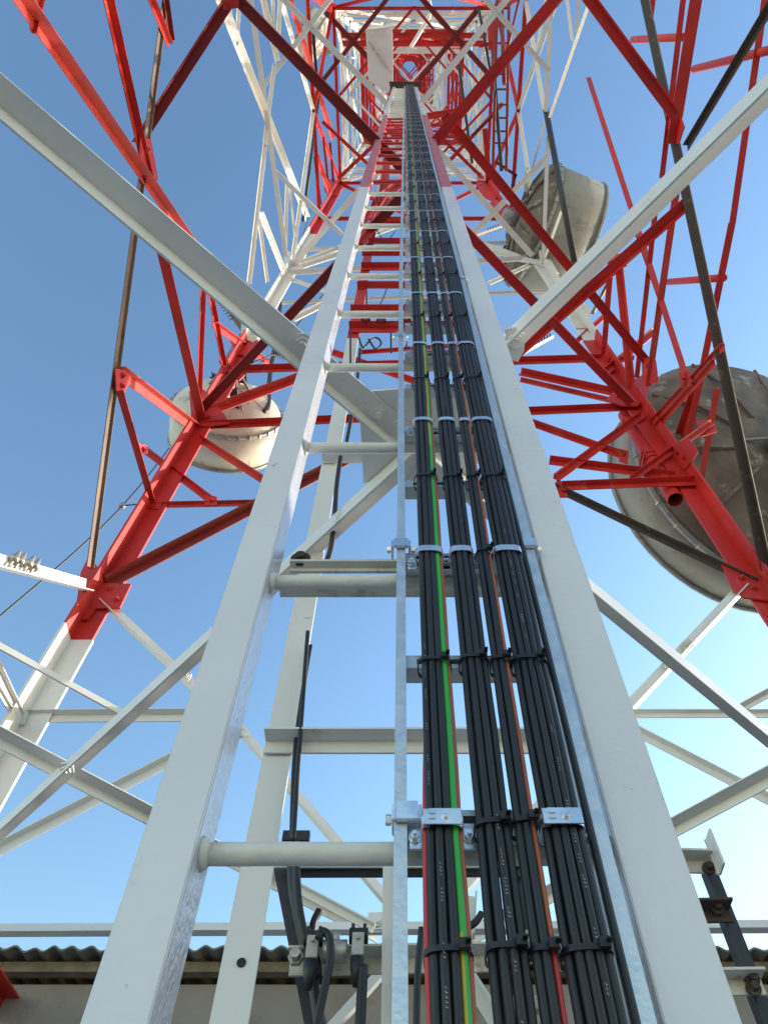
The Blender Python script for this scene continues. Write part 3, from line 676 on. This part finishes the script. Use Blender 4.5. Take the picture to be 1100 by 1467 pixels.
for k in range(-8, 80):
    z = ZR0 - .012 + DZ / 2 * k
    if k == -1: z = .36
    if z > LAD_TOP - .2: break
    for bi in range(4):
        even = (k % 2 == 0)
        if even and (k > 0 or bi in (0, 3)) and not (k == 2 and bi == 2):
            if k <= 0:
                o = put(cl_plate[bi], bi, z, tray)
                if k != -8:
                    s = cl_bolt[bi].copy(); col.objects.link(s); s.parent = o; s.matrix_parent_inverse = Matrix(); s.location = (0, 0, 0)
                else: cl_bolt[bi].parent = o; cl_bolt[bi].matrix_parent_inverse = Matrix(); cl_bolt[bi].location = (0, 0, 0)
            else: put(cl_plain[bi], bi, z, tray)
        else:
            o = put(tie_me[bi], bi, z if even else z - .004, None); o.rotation_euler = (0, random.uniform(-.06, .06), 0); o.location.z += random.uniform(-.003, .003)
            rw = ['lowest', 'second', 'third', 'fourth', 'fifth', 'sixth', 'seventh', 'eighth', 'ninth', 'tenth', 'eleventh', 'twelfth', 'thirteenth', 'fourteenth', 'fifteenth', 'sixteenth', 'seventeenth', 'eighteenth', 'nineteenth', 'twentieth']
            j = k // 2; side = 'level with' if even else 'just above'
            if k < -1: lb = 'black tie on the %s cable bundle, %s' % (ORD[bi], ['first', 'second', 'third', 'fourth', 'fifth', 'sixth', 'seventh', 'eighth'][k + 8] + ' above the ground')
            elif k == -1: lb = 'black tie round the %s cable bundle just under the lowest visible rung' % ORD[bi]
            elif j < 20: lb = 'black tie on the %s cable bundle, %s the %s visible rung' % (ORD[bi], side, rw[j])
            elif j < 30: lb = 'tiny black tie on the %s cable bundle in the upper red ladder stretch' % ORD[bi]
            else: lb = 'tiny black tie on the %s cable bundle close under the landing platform' % ORD[bi]
            tag(o, lb, 'cable tie', 'black ties round the %s cable bundle' % ORD[bi])
# extra ties at the very bottom, seen below the first clamps


# ------------------------------------------------------------------ drum antennas
def drum(name, c, axis, R, H, skin, back, label, domeh=.25, boxy=False, radome='dish'):
    axis = Vector(axis).normalized(); up = Vector((0, 0, 1)); x = axis.cross(up).normalized(); y = x.cross(axis)
    t = thing(name, c, label, 'antenna'); N = 48
    def revolve(nm, prof, m):
        b = MB(); pts = []
        for h, r in prof:
            for k in range(N):
                w = 2 * math.pi * k / N; pts.append(c + axis * h + x * (r * math.cos(w)) + y * (r * math.sin(w)))
        fs = []
        for i in range(len(prof) - 1):
            for k in range(N): fs.append((i*N + k, i*N + (k+1) % N, (i+1)*N + (k+1) % N, (i+1)*N + k))
        b.add(pts, fs); o = b.build(nm, m, t, smooth=True); return o
    revolve('shroud', [(0, R * .97), (.0, R), (H, R), (H, R * .985), (.02, R * .965)], skin)
    revolve('reflector_back', [(-domeh, .001), (-domeh, R * .30), (-domeh * .93, R * .32), (-domeh * .80, R * .62), (-domeh * .76, R * .63), (-domeh * .55, R * .90), (-domeh * .25, R * .985), (-.005, R * .99)] if boxy else [(-domeh, .001), (-domeh, R * .2), (-domeh * .9, R * .45), (-domeh * .62, R * .72), (-domeh * .25, R * .92), (-.005, R * .985)], back)
    revolve('rim_band', [(-.015, R * .975), (-.015, R * 1.02), (.035, R * 1.02), (.035, R * 1.001)], 'rim')
    revolve('front_rim', [(H - .03, R * 1.001), (H - .03, R * 1.018), (H + .02, R * 1.018), (H + .02, R * .98)], 'rim')
    revolve('radome', [(H - .01, R * .98), (H + .03, R * .6), (H + .04, .001)], radome)
    for k in range(10):      # stiffening ribs on the back
        w = 2 * math.pi * (k + .4) / 10; dd = x * math.cos(w) + y * math.sin(w)
        p, q = c - axis * (domeh + .01) + dd * R * .22, c - axis * .02 + dd * R * .97
        m_ = c - axis * (domeh * (.9 if boxy else .72)) + dd * R * .64
        if boxy: q = c - axis * (domeh * .42) + dd * R * .96; p = c - axis * (domeh * 1.0) + dd * R * .3
        b = MB(); b.tube([p, m_, q], .012 if R < .9 else .022, 6); b.build('back_rib', back if R > .9 else skin, t)
    b = MB(); b.tube([c - axis * (domeh + .28), c - axis * domeh], .09 * R + .03, 14); b.build('feed_housing', 'rim', t, smooth=True)
    for s in (-1, 1):
        b = MB(); b.tube([c - axis * (domeh + .2) + x * s * .1, c - axis * .06 + x * s * R * .62], .02, 8); b.build('mount_arm', 'rim', t)
    for k in range(28):
        pass
    b = MB()
    for k in range(32):
        w = 2 * math.pi * k / 32; dd = x * math.cos(w) + y * math.sin(w)
        b.box(c + dd * R * 1.02 + axis * .01, axis * .03, dd * .012, axis.cross(dd) * .012)
    b.build('rim_clips', 'bolt', t)['kind'] = 'stuff'
    return t
c1 = ray(326, 588) * 9.9
drum('drum_antenna', c1, (-.22, .97, .02), .70, .50, 'dish', 'dish', 'cream drum microwave antenna behind the left red leg', .34)
c2 = ray(1082, 672) * 9.6
drum('drum_antenna', c2, (-.25, .85, .42), 1.66, .62, 'dishmid', 'dishdark', 'huge dark drum antenna behind the right red leg', .42, True)
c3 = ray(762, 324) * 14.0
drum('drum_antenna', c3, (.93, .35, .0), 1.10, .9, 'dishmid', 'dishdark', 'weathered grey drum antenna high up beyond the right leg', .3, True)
c4 = ray(452, 60) * 24
drum('drum_antenna', c4, (-.8, -.5, .0), .8, .5, 'dish', 'dish', 'small pale drum antenna at the upper left, high on the tower', .3)
# mounting pipe beside the right leg with its open lower end
pm = at(967, 716, ('Y', 3.5)); pt = at(903, 605, ('Y', 3.2)); pt.x = pm.x; pt = Vector((pm.x, pm.y, pm.z + 1.9))
tp = thing('mounting_pipe', pm, 'thick red mounting pipe with open end beside the right leg', 'pipe')
b = MB(); b.tube([pm, pm + (pt - pm) * .5, pt], .07, 24, cap=False); b.build('pipe_wall', 'red', tp, smooth=True)
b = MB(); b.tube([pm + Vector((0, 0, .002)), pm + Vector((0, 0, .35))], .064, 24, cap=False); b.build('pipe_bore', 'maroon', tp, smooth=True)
for dz in (.75, .83, 1.6):
    b = MB(); b.tube([pm + Vector((0, 0, dz)), pm + Vector((0, 0, dz + .05))], .083, 20)
    for s in (-1, 1): b.tube([pm + Vector((s * .09, -.08, dz + .02)), pm + Vector((s * .09, .12, dz + .02))], .012, 6)
    b.build('pipe_clamp', 'red', tp)
pm = at(327, 560, ('Y', 3.6))
tp2 = thing('mounting_pipe', pm, 'grey mounting pipe of the cream antenna behind the left leg', 'pipe')
b = MB(); b.tube([pm - Vector((0, 0, .5)), pm + Vector((0, 0, 1.2))], .05, 16); b.build('pipe_wall', 'rim', tp2, smooth=True)
for dz in (-.1, .5):
    b = MB(); b.box(pm + Vector((0, .1, dz)), (.14, 0, 0), (0, .16, 0), (0, 0, .03)); b.tube([pm + Vector((-.1, -.12, dz)), pm + Vector((-.1, .3, dz))], .012, 6); b.build('pipe_clamp', 'brown', tp2)

# antenna mast ladder at the upper right: thin maroon uprights with rungs
sl = thing('side_ladder', at(715, 200, ('Y', 2.2)), 'narrow dark red side ladder standing high at the upper right', 'ladder')
SY = ('Y', 1.6)
def seg(u0, v0, u1, v1, pl, px, m, parent, name, n=8):
    p, q = at(u0, v0, pl), at(u1, v1, pl); b = MB(); b.tube([p, q], pxw(px, (p + q) / 2) / 2, n); return b.build(name, m, parent, smooth=True)
for (u0, v0, u1, v1, px) in ((729, -5, 725, 245, 4.5), (712, -5, 706, 240, 4.5), (703, 30, 707, 130, 3.5), (718, 5, 722, 120, 6)):
    seg(u0, v0, u1, v1, ('X', at(u0, v0, ('Z', 14)).x), px, 'maroon', sl, 'upright')
for v in (12, 38, 62, 84, 106, 128, 150, 169, 188, 205):
    p, q = at(708, v, ('Z', 14)), at(728, v, ('Z', 14)); b = MB(); b.tube([p, q], .016, 6); b.build('rung', 'maroon', sl)
for (u0, v0, u1, v1, px, m, lab) in (
    (685, 10, 708, 130, 4, 'dark', 'black conduit leaning past the narrow dark red side ladder'),
    (708, 110, 718, 245, 5, 'dark', 'black conduit at the foot of the narrow dark red side ladder'),
    (657, 92, 676, 234, 4, 'dark', 'black conduit hanging left of the dark red side ladder'),
    (744, -5, 722, 90, 3.5, 'maroon', 'thin dark rod crossing the sky right of the side ladder')):
    o = seg(u0, v0, u1, v1, ('Z', 13.6), px, m, None, 'conduit'); tag(o, lab, 'conduit')
trace([('redundant_brace', ('Z', 13.4), 702, 30, 703, 72, 8, 'redface', {}), ('redundant_brace', ('Z', 13.4), 686, 66, 706, 62, 5, 'red', {}),
       ('redundant_brace', ('Z', 14.5), 694, 184, 699, 245, 7, 'red', {}), ('redundant_brace', ('Z', 14.5), 676, 194, 712, 160, 4, 'maroon', {}),
       ('redundant_brace', ('Z', 14.5), 710, 232, 740, 252, 4, 'maroon', {}), ('redundant_brace', ('Z', 14.5), 738, 250, 733, 268, 4, 'maroon', {})])

# small wires and conduits
def wire(pts, pl, r, m, name, lab, cat='wire', n=6):
    P = [at(u, v, pl) for u, v in pts]
    if len(P) > 2:
        Q = []
        for i in range(len(P) - 1):
            p0, p1, p2, p3 = P[max(i-1, 0)], P[i], P[i+1], P[min(i+2, len(P)-1)]
            for k in range(6):
                t = k / 6; Q.append(.5 * ((2 * p1) + (p2 - p0) * t + (2*p0 - 5*p1 + 4*p2 - p3) * t*t + (-p0 + 3*p1 - 3*p2 + p3) * t**3))
        Q.append(P[-1]); P = Q
    b = MB(); b.tube(P, r, n); o = b.build(name, m, None, smooth=True); return tag(o, lab, cat)
o = wire([(-40, 917), (175, 726), (290, 574), (345, 478), (420, 374), (445, 300)], ('Y', 5.0), .012, 'dark', 'guy_wire', 'thin dark wire slanting across the sky on the left')
b = MB(); c = at(175, 725, ('Y', 5.0)); b.tube([c + Vector((0, 0, d)) for d in (-.045, -.035, -.015, .015, .035, .045)], [.01, .03, .044, .044, .03, .01], 14)
tag(b.build('wire_ball', 'rim', None, smooth=True), 'small grey ball clamp on the thin slanting wire at left', 'clamp')
wire([(178, 724), (205, 722)], ('Y', 4.95), .01, 'dark', 'guy_wire', 'short dark stay from the ball clamp to the left leg')
wire([(404, 395), (400, 460), (388, 530), (384, 580), (377, 590)], ('Y', 3.9), .035, 'dark', 'conduit', 'black conduit dropping beside the cream antenna', 'conduit', 10)
wire([(470, 415), (440, 448), (415, 480), (395, 505), (360, 520)], ('Y', 3.6), .012, 'black', 'signal_wire', 'thin black wire dropping from the ladder rail towards the left leg')
wire([(612, -10), (616, 18), (602, 45), (588, 68)], ('Z', 21.5), .045, 'whitecab', 'signal_wire', 'white cable swinging down from the top of the tower', 'cable')
wire([(488, 655), (482, 700), (478, 760), (468, 805), (452, 812)], ('Y', 1.42), .010, 'black', 'signal_wire', 'black cable curling down beside the white mast to the shelf', 'cable')
wire([(441, 905), (434, 1000), (428, 1080), (424, 1140), (420, 1205)], ('Y', 1.45), .0065, 'black', 'signal_wire', 'pair of black cables hanging right of the white mast, outer one', 'cable')
wire([(445, 925), (431, 1010), (422, 1090), (418, 1205)], ('Y', 1.48), .0065, 'black', 'signal_wire', 'pair of black cables hanging right of the white mast, inner one', 'cable')
wire([(556, 405), (550, 425), (538, 447)], ('Y', 1.9), .005, 'black', 'signal_wire', 'short black wire sloping behind the upper rungs')
wire([(525, 405), (525, 450), (524, 470)], ('Y', 1.9), .008, 'black', 'signal_wire', 'thin black vertical wire beside the red mast upright')
wire([(514, 484), (520, 498), (530, 488), (540, 484), (546, 492), (538, 500), (528, 486)], ('Y', 1.45), .006, 'black', 'signal_wire', 'looped black wire under the red cross bar')
wire([(516, 500), (510, 560), (503, 600), (497, 632)], ('Y', 1.45), .009, 'black', 'signal_wire', 'black cable down the right side of the white mast upright')
wire([(540, 330), (552, 345), (566, 332)], ('Y', 2.2), .008, 'black', 'signal_wire', 'sagging black wire between two high red bars')
for u, v in ((524, 458), (546, 459), (582, 458)):      # bar clamps with tails on the red cross beam
    c = at(u, v, ('Y', 1.44)); b = MB(); b.tube([c - Vector((0, 0, .04)), c + Vector((0, 0, .03))], .014, 8); b.disc(c + Vector((0, 0, .03)), (0, 0, 1), .022, .012, 8); b.disc(c - Vector((.03, 0, 0)), (1, 0, 0), .012, .06, 8)
    b.build('bar_clamp', 'maroon', mast)
for u, v0, v1 in ((560, 478, 505), (582, 490, 508), (502, 470, 520)):
    wire([(u, v0), (u, v1)], ('Y', 1.46), .006, 'black', 'hanging_rod', {560: 'short black rod hanging under the red cross bar, middle one', 582: 'short black rod hanging under the red cross bar beside the tray', 502: 'black rod hanging beside the white mast upright'}[u], 'rod')
# rows of U-bolts: rusty comb at (330,450) and dark ones
def studs(pts, pl, m, lab, rodm='bolt', L=.09):
    t = thing('stud_bar', at(*pts[0], pl), lab, 'bracket')
    P0, P1 = at(*pts[0], pl), at(*pts[1], pl); bar('flat_bar', P0, P1, .07, m, t, (0, -1, 0))
    d = (P1 - P0)
    for k in range(6):
        c = P0 + d * (.08 + .09 * k); b = MB(); b.tube([c - Vector((0, L, 0)), c + Vector((0, L * .4, 0))], .011, 6); b.tube([c - Vector((L*.5, 0, L)), c + Vector((L*.5, 0, L))], .012, 6); b.build('stud', rodm, t)
studs([(318, 432), (352, 480)], ('Y', 3.9), 'tan', 'rusty stud bar sticking out from the white splice on the left leg', 'brown')
studs([(395, 505), (430, 520)], ('Y', 3.7), 'dark', 'black clamp bar below the big overhead brace on the left', 'dark')
studs([(876, 395), (848, 450)], ('Y', 3.9), 'tan', 'rusty stud bar above the right leg splice', 'brown')
studs([(790, 484), (746, 508)], ('Y', 3.7), 'dark', 'dark stud bar beside the rounded bracket right of the ladder', 'dark')
studs([(720, 325), (678, 340)], ('Y', 3.2), 'tan', 'grey stud bar right of the ladder high up', 'dark')
studs([(304, 540), (322, 560)], ('Y', 3.7), 'brown', 'black clamps on top of the cream antenna mount', 'dark')

# ------------------------------------------------------------------ dark service frame below, with insulator clamps
YF = 2.1
fr = thing('support_gantry', (0, YF, -CAM_H), 'dark steel service frame low behind the ladder with clamps on its shelf', 'frame')
def fbar(u0, v0, u1, v1, px, m, name, Y=YF, d=None, flip=1):
    p, q = at(u0, v0, ('Y', Y)), at(u1, v1, ('Y', Y)); return bar(name, p, q, pxw(px, (p+q)/2), m, fr, (0, -1, 0), d, flip)
fbar(403, 1236, 458, 1500, 27, 'dark', 'stile'); fbar(392, 1238, 720, 1238, 13, 'white', 'top_shelf', YF - .05); fbar(410, 1251, 760, 1250, 15, 'dark', 'top_rail')
fbar(415, 1386, 700, 1380, 26, 'dirty', 'shelf_angle', YF - .06, d=.06); fbar(558, 1243, 557, 1500, 21, 'white', 'post', YF - .12)
fbar(552, 1388, 470, 1480, 17, 'white', 'knee_brace', YF + .3); fbar(668, 1400, 712, 1470, 20, 'white', 'knee_brace', YF + .3)
fbar(752, 1235, 738, 1500, 20, 'dark', 'stile', YF + .02)
fbar(672, 1285, 668, 1345, 22, 'white', 'backing_plate', YF + .2); fbar(415, 1268, 535, 1332, 12, 'white', 'redundant_bar', YF + .9)
def ins_clamp(u, v):
    t = fr; c = at(u, v, ('Y', YF - .16)); b = MB()
    b.tube([c + Vector((-0.0238, 0, 0.0306)), c + Vector((0.0238, 0, 0.0306))], 0.0190, 14); b.box(c + Vector((-0.0150, 0, 0.0476)), (0.0041, 0, 0), (0, 0.0136, 0), (0, 0, 0.0082)); b.box(c + Vector((0.0150, 0, 0.0476)), (0.0041, 0, 0), (0, 0.0136, 0), (0, 0, 0.0082)); b.build('rubber_pad', 'black', t); b = MB()
    b.tube([c + Vector((0, -0.0136, -0.0340)), c + Vector((0, -0.0136, -0.0612)), c + Vector((0, -0.0136, -.10))], [0.0177, 0.0163, 0.0082], 14); b.build('rubber_grip', 'black', t, smooth=True)
    b = MB(); b.box(c + Vector((0, -0.0136, 0)), (0.0150, 0, 0), (0, 0.0082, 0), (0, 0, 0.0286)); b.disc(c + Vector((0, -0.0231, 0.0136)), (0, -1, 0), 0.0061, 0.0054, 6); b.build('clamp_body', 'bolt', t, bevel=0.0014)
ins_clamp(448, 1362); ins_clamp(513, 1358)
b = MB(); c = at(480, 1363, ('Y', YF - .15)); b.tube([c + Vector((-.03, 0, 0)), c + Vector((.03, 0, 0))], .027, 16); b.tube([c + Vector((0, 0, .02)), c + Vector((0, 0, .045))], .01, 8); b.build('clamp_body', 'bolt', fr, smooth=True)
b = MB(); c = at(424, 1374, ('Y', YF - .12)); b.disc(c, (0, -1, 0), .02, .012, 6); b.disc(c - Vector((0, .012, 0)), (0, -1, 0), .014, .02, 6); b.build('shelf_bolt', 'bolt', fr)
wire([(447, 1338), (450, 1320), (458, 1304)], ('Y', YF), .011, 'black', 'service_cable', 'short black cable end curling up above the shelf clamps', 'cable')
wire([(456, 1345), (462, 1334), (472, 1345), (472, 1380), (462, 1430), (448, 1500)], ('Y', YF - .2), .010, 'black', 'service_cable', 'thick black cable looping over the shelf between the clamps', 'cable', 10)
wire([(520, 1384), (518, 1430), (514, 1500)], ('Y', YF - .18), .013, 'black', 'service_cable', 'black cable hanging from the right-hand shelf clamp', 'cable', 10)
wire([(418, 1205), (420, 1270), (432, 1335), (444, 1380), (452, 1430), (462, 1500)], ('Y', YF - .1), .015, 'black', 'service_cable', 'black cable running down along the dark frame post', 'cable', 10)
wire([(424, 1205), (426, 1280), (436, 1340), (452, 1375), (455, 1400)], ('Y', YF - .14), .012, 'black', 'service_cable', 'black cable ending in the left-hand shelf clamp', 'cable', 10)
wire([(604, 1330), (598, 1400), (596, 1500)], ('Y', 1.2), .006, 'black', 'service_cable', 'thin black lead just right of the galvanised tray rail', 'cable')
wire([(660, 1334), (680, 1322), (690, 1308)], ('Y', 1.9), .009, 'black', 'service_cable', 'short black lead arching between the first two bundles', 'cable')
wire([(668, 1390), (676, 1430), (678, 1500)], ('Y', 1.9), .009, 'black', 'service_cable', 'black lead dropping between the first two bundles', 'cable')
for u, v in ((415, 1200), (434, 1200)):
    b = MB(); c = at(u, v, ('Y', YF - .12)); b.box(c, (.02, 0, 0), (0, .012, 0), (0, 0, .016)); b.build('cable_cleat', 'black', fr)
for v in (1345, 1440):
    b = MB(); c = at(752, v, ('Y', YF - .06)); b.disc(c + Vector((-.03, 0, 0)), (1, 0, 0), .022, .07, 8); b.disc(c + Vector((.04, 0, 0)), (1, 0, 0), .012, .05, 8); b.build('frame_clamp', 'bolt', fr)

# dark step frame at the lower right
YS = 1.9
sf = thing('step_frame', at(1050, 1400, ('Y', YS)), 'short dark steel step frame leaning at the lower right', 'ladder')
def sbar(u0, v0, u1, v1, px, m, name, Y=YS, d=None, flip=1):
    p, q = at(u0, v0, ('Y', Y)), at(u1, v1, ('Y', Y)); return bar(name, p, q, pxw(px, (p+q)/2), m, sf, (0, -1, 0), d, flip)
sbar(1016, 1254, 1122, 1530, 27, 'dark', 'stile', flip=-1)
sbar(880, 1238, 1028, 1243, 22, 'dirty', 'step', YS - .05, d=.05); sbar(1010, 1204, 1030, 1254, 5, 'white', 'end_plate', YS - .08, d=.05)
sbar(870, 1316, 1046, 1312, 21, 'brown', 'step', YS - .05, d=.05); sbar(940, 1416, 1092, 1414, 24, 'dirty', 'step', YS - .05, d=.05)
sbar(862, 1302, 935, 1530, 20, 'dark', 'stile', flip=1)
for u, v in ((1014, 1246), (1026, 1303), (1076, 1405), (1078, 1418), (876, 1235)):
    b = MB(); c = at(u, v, ('Y', YS - .06)); b.disc(c, (0, -1, 0), .017, .01, 10); b.disc(c - Vector((0, .01, 0)), (0, -1, 0), .010, .014, 6); b.build('step_bolt', 'brown', sf)

# ------------------------------------------------------------------ hut with corrugated roof
YH = 4.75
zr = at(580, 1352, ('Y', YH)).z; hut = thing('hut', (0, YH + 2, -CAM_H), 'low rendered hut with grey corrugated roof behind the tower base', 'hut')
b = MB(); b.abox(-7, 7, YH + .18, YH + 5, -CAM_H, zr - .15); b.build('wall', 'wall', hut)
b = MB(); b.abox(-7.1, 7.1, YH + .10, YH + .175, zr - .115, zr - .055); b.build('fascia', 'timber', hut)
pitch = .117; N = int(14.4 / pitch) * 8
V = []; Fc = []
for i in range(N + 1):
    x = -7.2 + i * pitch / 8; h = .013 * math.cos(2 * math.pi * i / 8) + .004 * math.sin(i * .37) 
    for y, dz in ((YH, -.045), (YH + 5.2, .55)):
        V.append((x, y + .012 * math.sin(i * .21), zr + h + dz + .02)); V.append((x, y + .012 * math.sin(i * .21), zr + h + dz + .008))
for i in range(N):
    a = i * 4; c = a + 4
    Fc += [(a, c, c + 2, a + 2), (a + 1, a + 3, c + 3, c + 1), (a, a + 1, c + 1, c), (a + 2, c + 2, c + 3, a + 3)]
b = MB(); b.add(V, Fc); b.build('roof', 'roof', hut, smooth=False)

# unseen taller wing added to the hut at right, to shade the ladder foot
b = MB(); b.abox(5.3, 9.5, .6, 4.82, -CAM_H, 3.45); b.build('wall', 'wall', hut)
b = MB(); b.abox(5.1, 9.7, .4, 4.9, 3.452, 3.56); b.build('roof', 'roof', hut)
